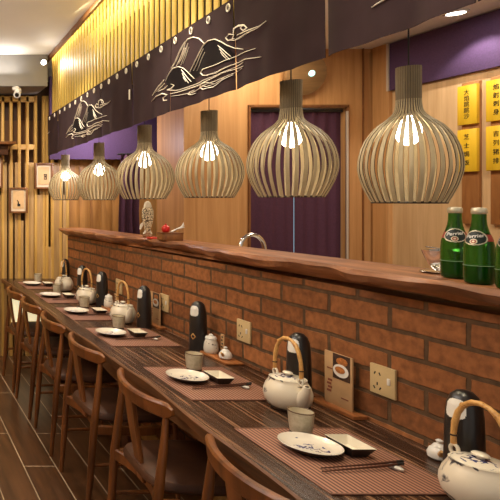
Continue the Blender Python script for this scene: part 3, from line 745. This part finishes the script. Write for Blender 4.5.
# ------------------------------------------------------------------ table settings
near = [1.42, 2.09, 2.86, 3.48, 4.06, 4.70]
ordn = ['nearest', 'second nearest', 'third nearest', 'third farthest', 'second farthest', 'farthest']
T0 = TAB+.0004
mt = thing('placemat', 'x', 'placemat', group='reed placemats')
MB().box((0, 0, .0015), (.352, .41, .003), bev=.0008).build('reed_sheet', M['mat'], mt)
for s_ in (-1, 1): MB().box((0, s_*.204, .0021), (.354, .006, .0042), bev=.001).build('edge_binding', M['matedge'], mt)
mats = [mt]+[dup(mt) for _ in range(5)]
for o, y, w in zip(mats, near, ordn): place(o, (1.283, y+.207, T0), 'brown reed placemat at the %s place setting' % w)
Z1 = T0+.0036
pl = thing('plate', 'x', 'plate', group='round plates')
MB().lathe([(.045, 0), (.050, 0), (.052, .004), (.068, .011), (.0795, .0205), (.0805, .0225)], seg=48, capt=False).build('underside', M['plateback'], pl)
MB().lathe([(.0805, .0225), (.0795, .0235), (.076, .0215), (.064, .0135), (.048, .0095), (.02, .0085), (.002, .0083)], seg=48, capb=False).build('glazed_top', M['plate'], pl)
plates = [pl]+[dup(pl) for _ in range(5)]
for k, (o, y, w, X) in enumerate(zip(plates, near, ordn, (1.232, 1.206, 1.185, 1.19, 1.19, 1.193))):
    place(o, (X, y+(.247, .23, .23, .22, .26, .21)[k], Z1), 'round cream plate with blue brushwork at the %s setting' % w, rz=k*.9)
cp = thing('tea_cup', 'x', 'cup', group='straight tea cups')
MB().lathe([(.026, 0), (.0285, .002), (.0295, .012), (.0330, .04), (.0355, .074)], seg=36, capt=False).build('wall', M['cup'], cp)
MB().lathe([(.0355, .074), (.0355, .0765), (.0345, .0775), (.0335, .0755)], seg=36, capb=False, capt=False).build('rim', M['cuprim'], cp)
MB().lathe([(.0335, .0755), (.031, .04), (.027, .01), (.005, .008)], seg=36, capb=False).build('inside', M['cupin'], cp)
MB().lathe([(.0270, .0005), (.0298, .002), (.0302, .011), (.0296, .0118)], seg=36, capb=False, capt=False).build('foot_band', M['clayfoot'], cp)
cups = [cp]+[dup(cp) for _ in range(5)]
cpos = [(1.287, 1.78), (1.304, 2.45), (1.288, 3.24), (1.302, 3.87), (1.282, 4.45), (1.288, 5.08)]
for o, (x, y), w in zip(cups, cpos, ordn): place(o, (x, y, Z1 if y < 1.9 or 1 else T0), 'grey beige tea cup at the %s place setting' % w)
ds = thing('sauce_dish', 'x', 'dish', group='small square sauce dishes')
def frus(a0, b0, z0, a1, b1, z1, flip=False):
    vs = [(sx*a, sy*b_, z) for (a, b_, z) in ((a0, b0, z0), (a1, b1, z1)) for sx, sy in ((-1, -1), (1, -1), (1, 1), (-1, 1))]
    return vs, [(k, (k+1) % 4, 4+(k+1) % 4, 4+k) for k in range(4)]
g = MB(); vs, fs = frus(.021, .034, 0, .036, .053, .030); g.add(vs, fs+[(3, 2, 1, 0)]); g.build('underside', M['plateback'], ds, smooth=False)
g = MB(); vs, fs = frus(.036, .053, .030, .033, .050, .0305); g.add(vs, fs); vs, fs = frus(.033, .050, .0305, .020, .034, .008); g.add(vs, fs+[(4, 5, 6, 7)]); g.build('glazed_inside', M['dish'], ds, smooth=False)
dishes = [ds]+[dup(ds) for _ in range(5)]
dpos = [(1.345, 1.66), (1.325, 2.30), (1.322, 3.07), (1.335, 3.68), (1.315, 4.27), (1.315, 4.86)]
for o, (x, y), w in zip(dishes, dpos, ordn): place(o, (x, y, Z1), 'little cream sauce dish with dark underside at the %s setting' % w)
rs = thing('chopstick_rest', 'x', 'chopstick rest', group='glazed chopstick rests')
g = MB().lathe([(.008, 0), (.010, .002), (.011, .007), (.008, .010), (.002, .0108)], seg=24, sx=1.0, sy=2.2); g.build('glazed_body', M['grayrest'], rs)
MB().lathe([(.0075, 0), (.0085, .001), (.0085, .0015)], seg=20, sy=2.2).build('foot', M['clayfoot'], rs)
rests = [rs]+[dup(rs) for _ in range(5)]
st = thing('chopstick', 'x', 'chopstick', group='dark chopsticks')
MB().tube([(0, 0, .0035), (.16, 0, .009), (.225, 0, .0127)], [.0016, .003, .0036], 10).build('shaft', M['stick'], st)
MB().tube([(.225, 0, .0127), (.245, 0, .0139)], [.0037, .0038], 10).build('handle_end', M['ink'], st)
sticks = [st]+[dup(st) for _ in range(11)]
for k, w in enumerate(ordn):
    y = near[k]+.135
    place(rests[k], (1.385, y, Z1), 'small grey chopstick rest with a dark centre at the %s setting' % w, rz=.15)
    for q in (0, 1):
        place(sticks[2*k+q], (1.165+.012*q, y-.012+q*.020-.012, Z1), '%s chopstick on the rest at the %s setting' % (('front', 'rear')[q], w), rz=.10-.02*q)

# kettles
kt = thing('kettle', 'x', 'kettle', group='cream kettles with bamboo handles')
MB().lathe([(.050, .006), (.060, .012), (.0705, .028), (.0755, .048), (.0745, .064), (.069, .082), (.061, .096), (.0575, .103), (.0575, .109), (.054, .109), (.05, .103)], seg=48).build('body', M['cream'], kt)
MB().lathe([(.047, 0), (.051, .001), (.053, .009), (.05, .010)], seg=40).build('foot', M['clayfoot'], kt)
ld = MB().lathe([(.0525, .1065), (.0535, .1095), (.050, .112), (.03, .1155), (.01, .117)], seg=44).build('lid', M['lidglaze'], kt)
MB().lathe([(.006, .116), (.007, .120), (.0135, .124), (.0145, .128), (.011, .1315), (.002, .1325)], seg=24, sy=1.3).build('knob', M['dish'], ld)
MB().tube([(0, -.055, .044), (0, -.074, .062), (0, -.086, .086), (0, -.092, .106)], [.026, .020, .014, .0105], 16).build('spout', M['cream'], kt)
MB().lathe([(.0062, 0), (.0068, .0006)], (0, -.0922, .1068), 14).build('spout_mouth', M['clayfoot'], kt)
for s_ in (-1, 1):
    pts = [(0, s_*(.064+.010*math.cos(2*PI*q/14)), .112+.012*math.sin(2*PI*q/14)) for q in range(14)]
    MB().tube(pts, .0042, 8, closed=True).build('lug', M['dish'], kt)
    MB().tube([(.002, s_*.066, .112), (.0, s_*.067, .124), (0, s_*.0665, .136)], .0022, 8).build('wire_loop', M['clayfoot'], kt)
hp = [(0, -.066, .126), (0, -.0665, .15), (0, -.0635, .18), (0, -.055, .21), (0, -.040, .234), (0, -.02, .247), (0, 0, .251)]
hp = hp+[(x, -y, z) for x, y, z in hp[-2::-1]]
MB().tube(hp, [.0066+.0007*math.sin(i*2.1) for i in range(len(hp))], 12).build('handle', M['bamboo'], kt)
for i in (1, 4, 8, 11):
    a, c = Vector(hp[i]), Vector(hp[i+1]); d = (c-a).normalized()
    MB().tube([a, a+d*.004], .0080, 12).build('handle_node', M['clayfoot'] if i in (1, 11) else M['bamboo'], kt)
kpos = [(1.43, 1.37, 'nearest cream kettle, cut off at the lower right corner'), (1.413, 2.02, 'cream kettle with bamboo handle in front of the menu stand'),
        (1.388, 3.425, 'middle cream kettle of the table, beside the small wall socket'), (1.383, 4.06, 'second farthest cream kettle on the long table'), (1.385, 4.62, 'farthest cream kettle on the long table')]
kts = [kt]+[dup(kt) for _ in range(4)]
for o, (x, y, l), rz in zip(kts, kpos, (.0, .02, .1, .2, -.6)): place(o, (x, y, T0), l, rz)

# tall black canisters (plain)
cn = thing('canister', 'x', 'canister', group='black domed canisters along the wall')
MB().lathe([(.038, 0), (.041, .003), (.0405, .06), (.039, .13), (.0375, .18), (.0345, .21), (.0275, .231), (.016, .243), (.003, .247)], seg=40).build('shell', M['canister'], cn)
def cr(z):
    P = [(.0405, .06), (.039, .13), (.0375, .18), (.0345, .21), (.0275, .231), (.016, .243)]
    for (r0, z0), (r1, z1) in zip(P, P[1:]):
        if z0 <= z <= z1: return r0+(r1-r0)*(z-z0)/(z1-z0)
    return .0365
def cpatch(a0, hw, zc, hh, power, off):
    vs = []; fs = []; n, m = 22, 26
    for i in range(n+1):
        for j in range(m+1):
            z = zc-hh+2*hh*j/m; a = a0+(-hw+2*hw*i/n); r = cr(z)+off; vs.append((r*math.cos(a), r*math.sin(a), z))
    for i in range(n):
        for j in range(m):
            if abs((i+.5)/n*2-1)**power+abs((j+.5)/m*2-1)**power < 1: fs.append((i*(m+1)+j, (i+1)*(m+1)+j, (i+1)*(m+1)+j+1, i*(m+1)+j+1))
    return MB().add(vs, fs)
cpatch(PI*1.12, .62, .200, .025, 3.4, .0006).build('pale_label', M['white'], cn)
dg = cpatch(PI*1.12, .34, .075, .017, 1.0, .0005); dg.build('diamond_mark', M['bamboo'], cn)
cpatch(PI*1.12, .22, .075, .011, 1.0, .0009).build('diamond_centre', M['canister'], cn)
cnp = [(1.507, 1.485, 'black domed canister behind the nearest kettle'), (1.528, 2.125, 'black domed canister left of the near menu card'), (1.505, 2.79, 'black domed canister beside the nearer condiment tray'),
       (1.460, 3.295, 'black domed canister beside the far menu card'), (1.455, 3.955, 'black domed canister by the farther condiment tray'), (1.44, 4.33, 'black canister peeking out left of the second farthest kettle'), (1.45, 4.80, 'farthest black canister, behind the farthest kettle')]
cns = [cn]+[dup(cn) for _ in range(6)]
for k, (o, (x, y, l)) in enumerate(zip(cns, cnp)): place(o, (x, y, T0), l, rz=.12*((k*7) % 3-1))

# condiment trays
ty = thing('condiment_tray', 'x', 'tray', group='condiment trays')
MB().box((0, 0, .005), (.085, .25, .010), bev=.003).build('board', M['tray'], ty)
tys = [ty, dup(ty)]
tpos = [((1.535, 2.66), 'narrow wooden tray of condiments below the middle socket', 'nearer'), ((1.478, 3.815), 'narrow wooden tray of condiments beyond the middle kettle', 'farther')]
for o, (p, l, w) in zip(tys, tpos): place(o, (p[0], p[1], T0), l)
jr = thing('spice_jar', 'x', 'jar', group='white spice jars')
MB().lathe([(.027, 0), (.031, .004), (.0325, .02), (.030, .045), (.024, .062), (.022, .066)], seg=32).build('body', blotch('jar_glaze', srgb(214, 206, 192), srgb(70, 52, 44), .05, 38, .6), jr)
MB().lathe([(.0245, .066), (.026, .069), (.022, .078), (.010, .082), (.009, .088), (.004, .091)], seg=28).build('lid', M['white'], jr)
sp = thing('sauce_pot', 'x', 'pot', group='little sauce pots')
MB().lathe([(.018, 0), (.026, .006), (.0275, .018), (.022, .032), (.016, .036)], seg=28).build('body', M['white'], sp)
MB().lathe([(.0175, .036), (.013, .043), (.006, .046), (.009, .054), (.003, .058)], seg=24).build('lid', M['white'], sp)
MB().tube([(-.02, 0, .018), (-.034, 0, .03), (-.042, 0, .036)], [.008, .005, .004], 10).build('spout', M['bamboo'], sp)
tp = thing('label_card', 'x', 'card', group='narrow standing cards')
MB().box((0, 0, .004), (.03, .03, .008), bev=.001).build('foot', M['tray'], tp)
MB().box((0, 0, .053), (.006, .026, .092), bev=.001).build('card', M['paper'], tp)
g = MB()
for i in range(4): g.box((-.0035, (.002 if i % 2 else -.002), .086-.016*i), (.001, .011, .007))
g.build('ink_mark', M['ink'], tp)
sp2 = dup(sp)
place(sp2, (1.572, 1.62, T0), 'small white sauce pot on the tabletop by the nearest kettle', rz=.9)
for k, (p, l, w) in enumerate(tpos):
    a = jr if k == 0 else dup(jr); place(a, (p[0]-.008, p[1]+.055, T0+.0105), 'white lidded spice jar on the %s condiment tray' % w)
    a = sp if k == 0 else dup(sp); place(a, (p[0]-.002, p[1]-.055, T0+.0105), 'small white sauce pot on the %s condiment tray' % w, rz=.6)
    a = tp if k == 0 else dup(tp); place(a, (p[0]+.024, p[1]+.012, T0+.0105), 'narrow upright card on the %s condiment tray' % w)

# menu stands
mn = thing('menu_stand', 'x', 'menu', group='menu card stands')
MB().box((0, 0, .0065), (.05, .19, .013), bev=.002).build('base', M['tray'], mn)
cd = MB().box((.004, 0, .105), (.006, .120, .19), bev=.001).build('card', M['paper'], mn)
MB().box((.0002, -.016, .155), (.002, .072, .088)).build('photo', M['photo'], cd)
def disc(y, z, ry, rz_, off):
    vs = [(off, y+ry*math.cos(2*PI*q/28), z+rz_*math.sin(2*PI*q/28)) for q in range(28)]; vs += [(off+.0008, a, b_) for _, a, b_ in vs]
    return MB().add(vs, [tuple(range(28)), tuple(range(55, 27, -1))]+[(q, (q+1) % 28, 28+(q+1) % 28, 28+q) for q in range(28)])
disc(-.020, .176, .024, .014, -.0016).build('meal_print', M['food'], cd)
disc(-.016, .143, .033, .023, -.0026).build('bowl_print', M['white'], cd)
disc(-.014, .146, .021, .012, -.0038).build('meal_print', M['food'], cd)
for i in range(4): MB().box((.0005, .034+(i % 2)*.004, .098-i*.013), (.0012, .018, .008)).build('seal_mark', M['redbrown'], cd)
MB().box((.0005, .03, .140), (.0012, .034, .004)).build('title_bar', M['redbrown'], cd); MB().box((.0005, -.03, .048), (.0012, .03, .004)).build('caption_bar', M['redbrown'], cd)
for k, (x, y, l) in enumerate(((1.577, 2.0, 'tan menu card with food photo on a stand, between canister and near socket'), (1.538, 3.33, 'tan menu card on a stand beyond the condiment tray'))):
    a = mn if k == 0 else dup(mn); place(a, (x, y, T0), l, rz=.033)

# wall sockets
ot = thing('wall_socket', 'x', 'socket', group='wall sockets on the brick')
MB().box((-.005, 0, 0), (.010, .092, .098), bev=.003).build('face_plate', M['outlet'], ot)
g = MB()
for y, z, a in ((.026, .020, .5), (.008, .020, -.5), (.017, -.014, 0), (.028, -.028, -.6), (.006, -.028, .6)):
    g.box((-.0102, y, z), (.001, .004, .010), mat=Matrix.Rotation(a, 4, 'X'))
g.build('slots', M['ink'], ot)
MB().box((-.0115, -.026, .004), (.004, .010, .022), bev=.0015).build('switch', M['white'], ot)
for k, (y, l) in enumerate(((1.848, 'nearest ivory wall socket on the brick bar'), (2.55, 'middle ivory wall socket above the condiment tray'), (3.255, 'ivory wall socket right of the far menu card'), (3.87, 'farthest small wall socket on the brick'))):
    a = ot if k == 0 else dup(ot); place(a, (XW(y)-.0005, y, .903), l, rz=.033)

# ------------------------------------------------------------------ light
def light(kind, name, loc, energy, color, rot=None, **k):
    d = bpy.data.lights.new(name, kind); d.energy = energy; d.color = color
    for a, v_ in k.items(): setattr(d, a, v_)
    o = bpy.data.objects.new(name, d); COL.objects.link(o); o.location = loc
    if rot: o.rotation_euler = rot
    return o
def aim(o, target):
    d = Vector(target)-o.location; o.rotation_euler = d.to_track_quat('-Z', 'Y').to_euler(); return o
WARM = (1, .87, .68); WHITE = (1, .95, .88)
for Y in (1.3, 2.7, 4.2):
    aim(light('SPOT', 'table_spot', (1.05, Y, 2.72), 42, WARM, spot_size=1.7, spot_blend=.8, shadow_soft_size=.06), (1.3, Y, .75))
    light('AREA', 'bar_light', (2.7, Y-.3, 2.62), 12, WARM, (0, 0, 0), shape='RECTANGLE', size=.5, size_y=.5)
light('SPOT', 'bar_downlight', (3.45, 3.45, 2.642), 22, WHITE, (0, 0, 0), spot_size=1.95, spot_blend=.35, shadow_soft_size=.02)
aim(light('SPOT', 'bar_spot', (2.9, 2.9, 2.6), 20, WHITE, spot_size=1.7, spot_blend=.8, shadow_soft_size=.05), (3.66, 3.2, 1.7))
light('AREA', 'room_light', (-.9, 2.4, 2.7), 34, WHITE, (0, 0, 0), shape='RECTANGLE', size=1.2, size_y=3.0)
light('AREA', 'ceiling_fill', (-1.2, 2.6, 1.95), 60, (1, .97, .93), (PI, 0, 0), shape='RECTANGLE', size=.8, size_y=2.5)  # added unseen light facing up, brightens the ceiling
light('AREA', 'cove_light', (-.2, 4.93, 2.62), 9, WHITE, (PI, 0, 0), shape='RECTANGLE', size=2.6, size_y=.06)
light('AREA', 'screen_wash', (1.30, 2.9, 2.86), 22, (1, .88, .5), (0, math.radians(-20), 0), shape='RECTANGLE', size=.03, size_y=4.4)
aim(light('SPOT', 'corner_spot', (1.315, 4.96, 2.72), 9, WHITE, spot_size=2.2, spot_blend=.7, shadow_soft_size=.03), (1.36, 4.2, 2.3))
aim(light('SPOT', 'board_fill_spot', (1.95, 4.6, 2.63), 42, WARM, spot_size=1.5, spot_blend=.8, shadow_soft_size=.04), (1.8, 5.44, 1.45))  # added spot without a fixture, brightens the far boards and purple panel
light('POINT', 'purple_glow', (1.75, 4.9, 2.0), 11, (.95, .88, 1), shadow_soft_size=.05)
for X_ in (-.3, .7): aim(light('SPOT', 'slat_spot', (X_, 4.1, 2.75), 55, WARM, spot_size=1.9, spot_blend=.9, shadow_soft_size=.05), (X_+.1, 5.4, 1.3))

w = bpy.data.worlds.new('World'); SC.world = w; w.use_nodes = True
w.node_tree.nodes['Background'].inputs[0].default_value = (1, .92, .82, 1)
w.node_tree.nodes['Background'].inputs[1].default_value = .5

# ------------------------------------------------------------------ camera
cd = bpy.data.cameras.new('camera'); cam = bpy.data.objects.new('camera', cd); COL.objects.link(cam)
cam.location = (0, 0, EYE); cam.rotation_euler = (PI/2, 0, 0)
cd.sensor_width = 36; cd.lens = F*36/500; cd.shift_x = (250-PX)/500; cd.shift_y = -(250-PY)/500; cd.clip_start = .05
SC.camera = cam
SC.view_settings.view_transform = 'Standard'; SC.view_settings.look = 'None'; SC.view_settings.exposure = 0; SC.view_settings.gamma = 1
SC.view_settings.use_curve_mapping = False
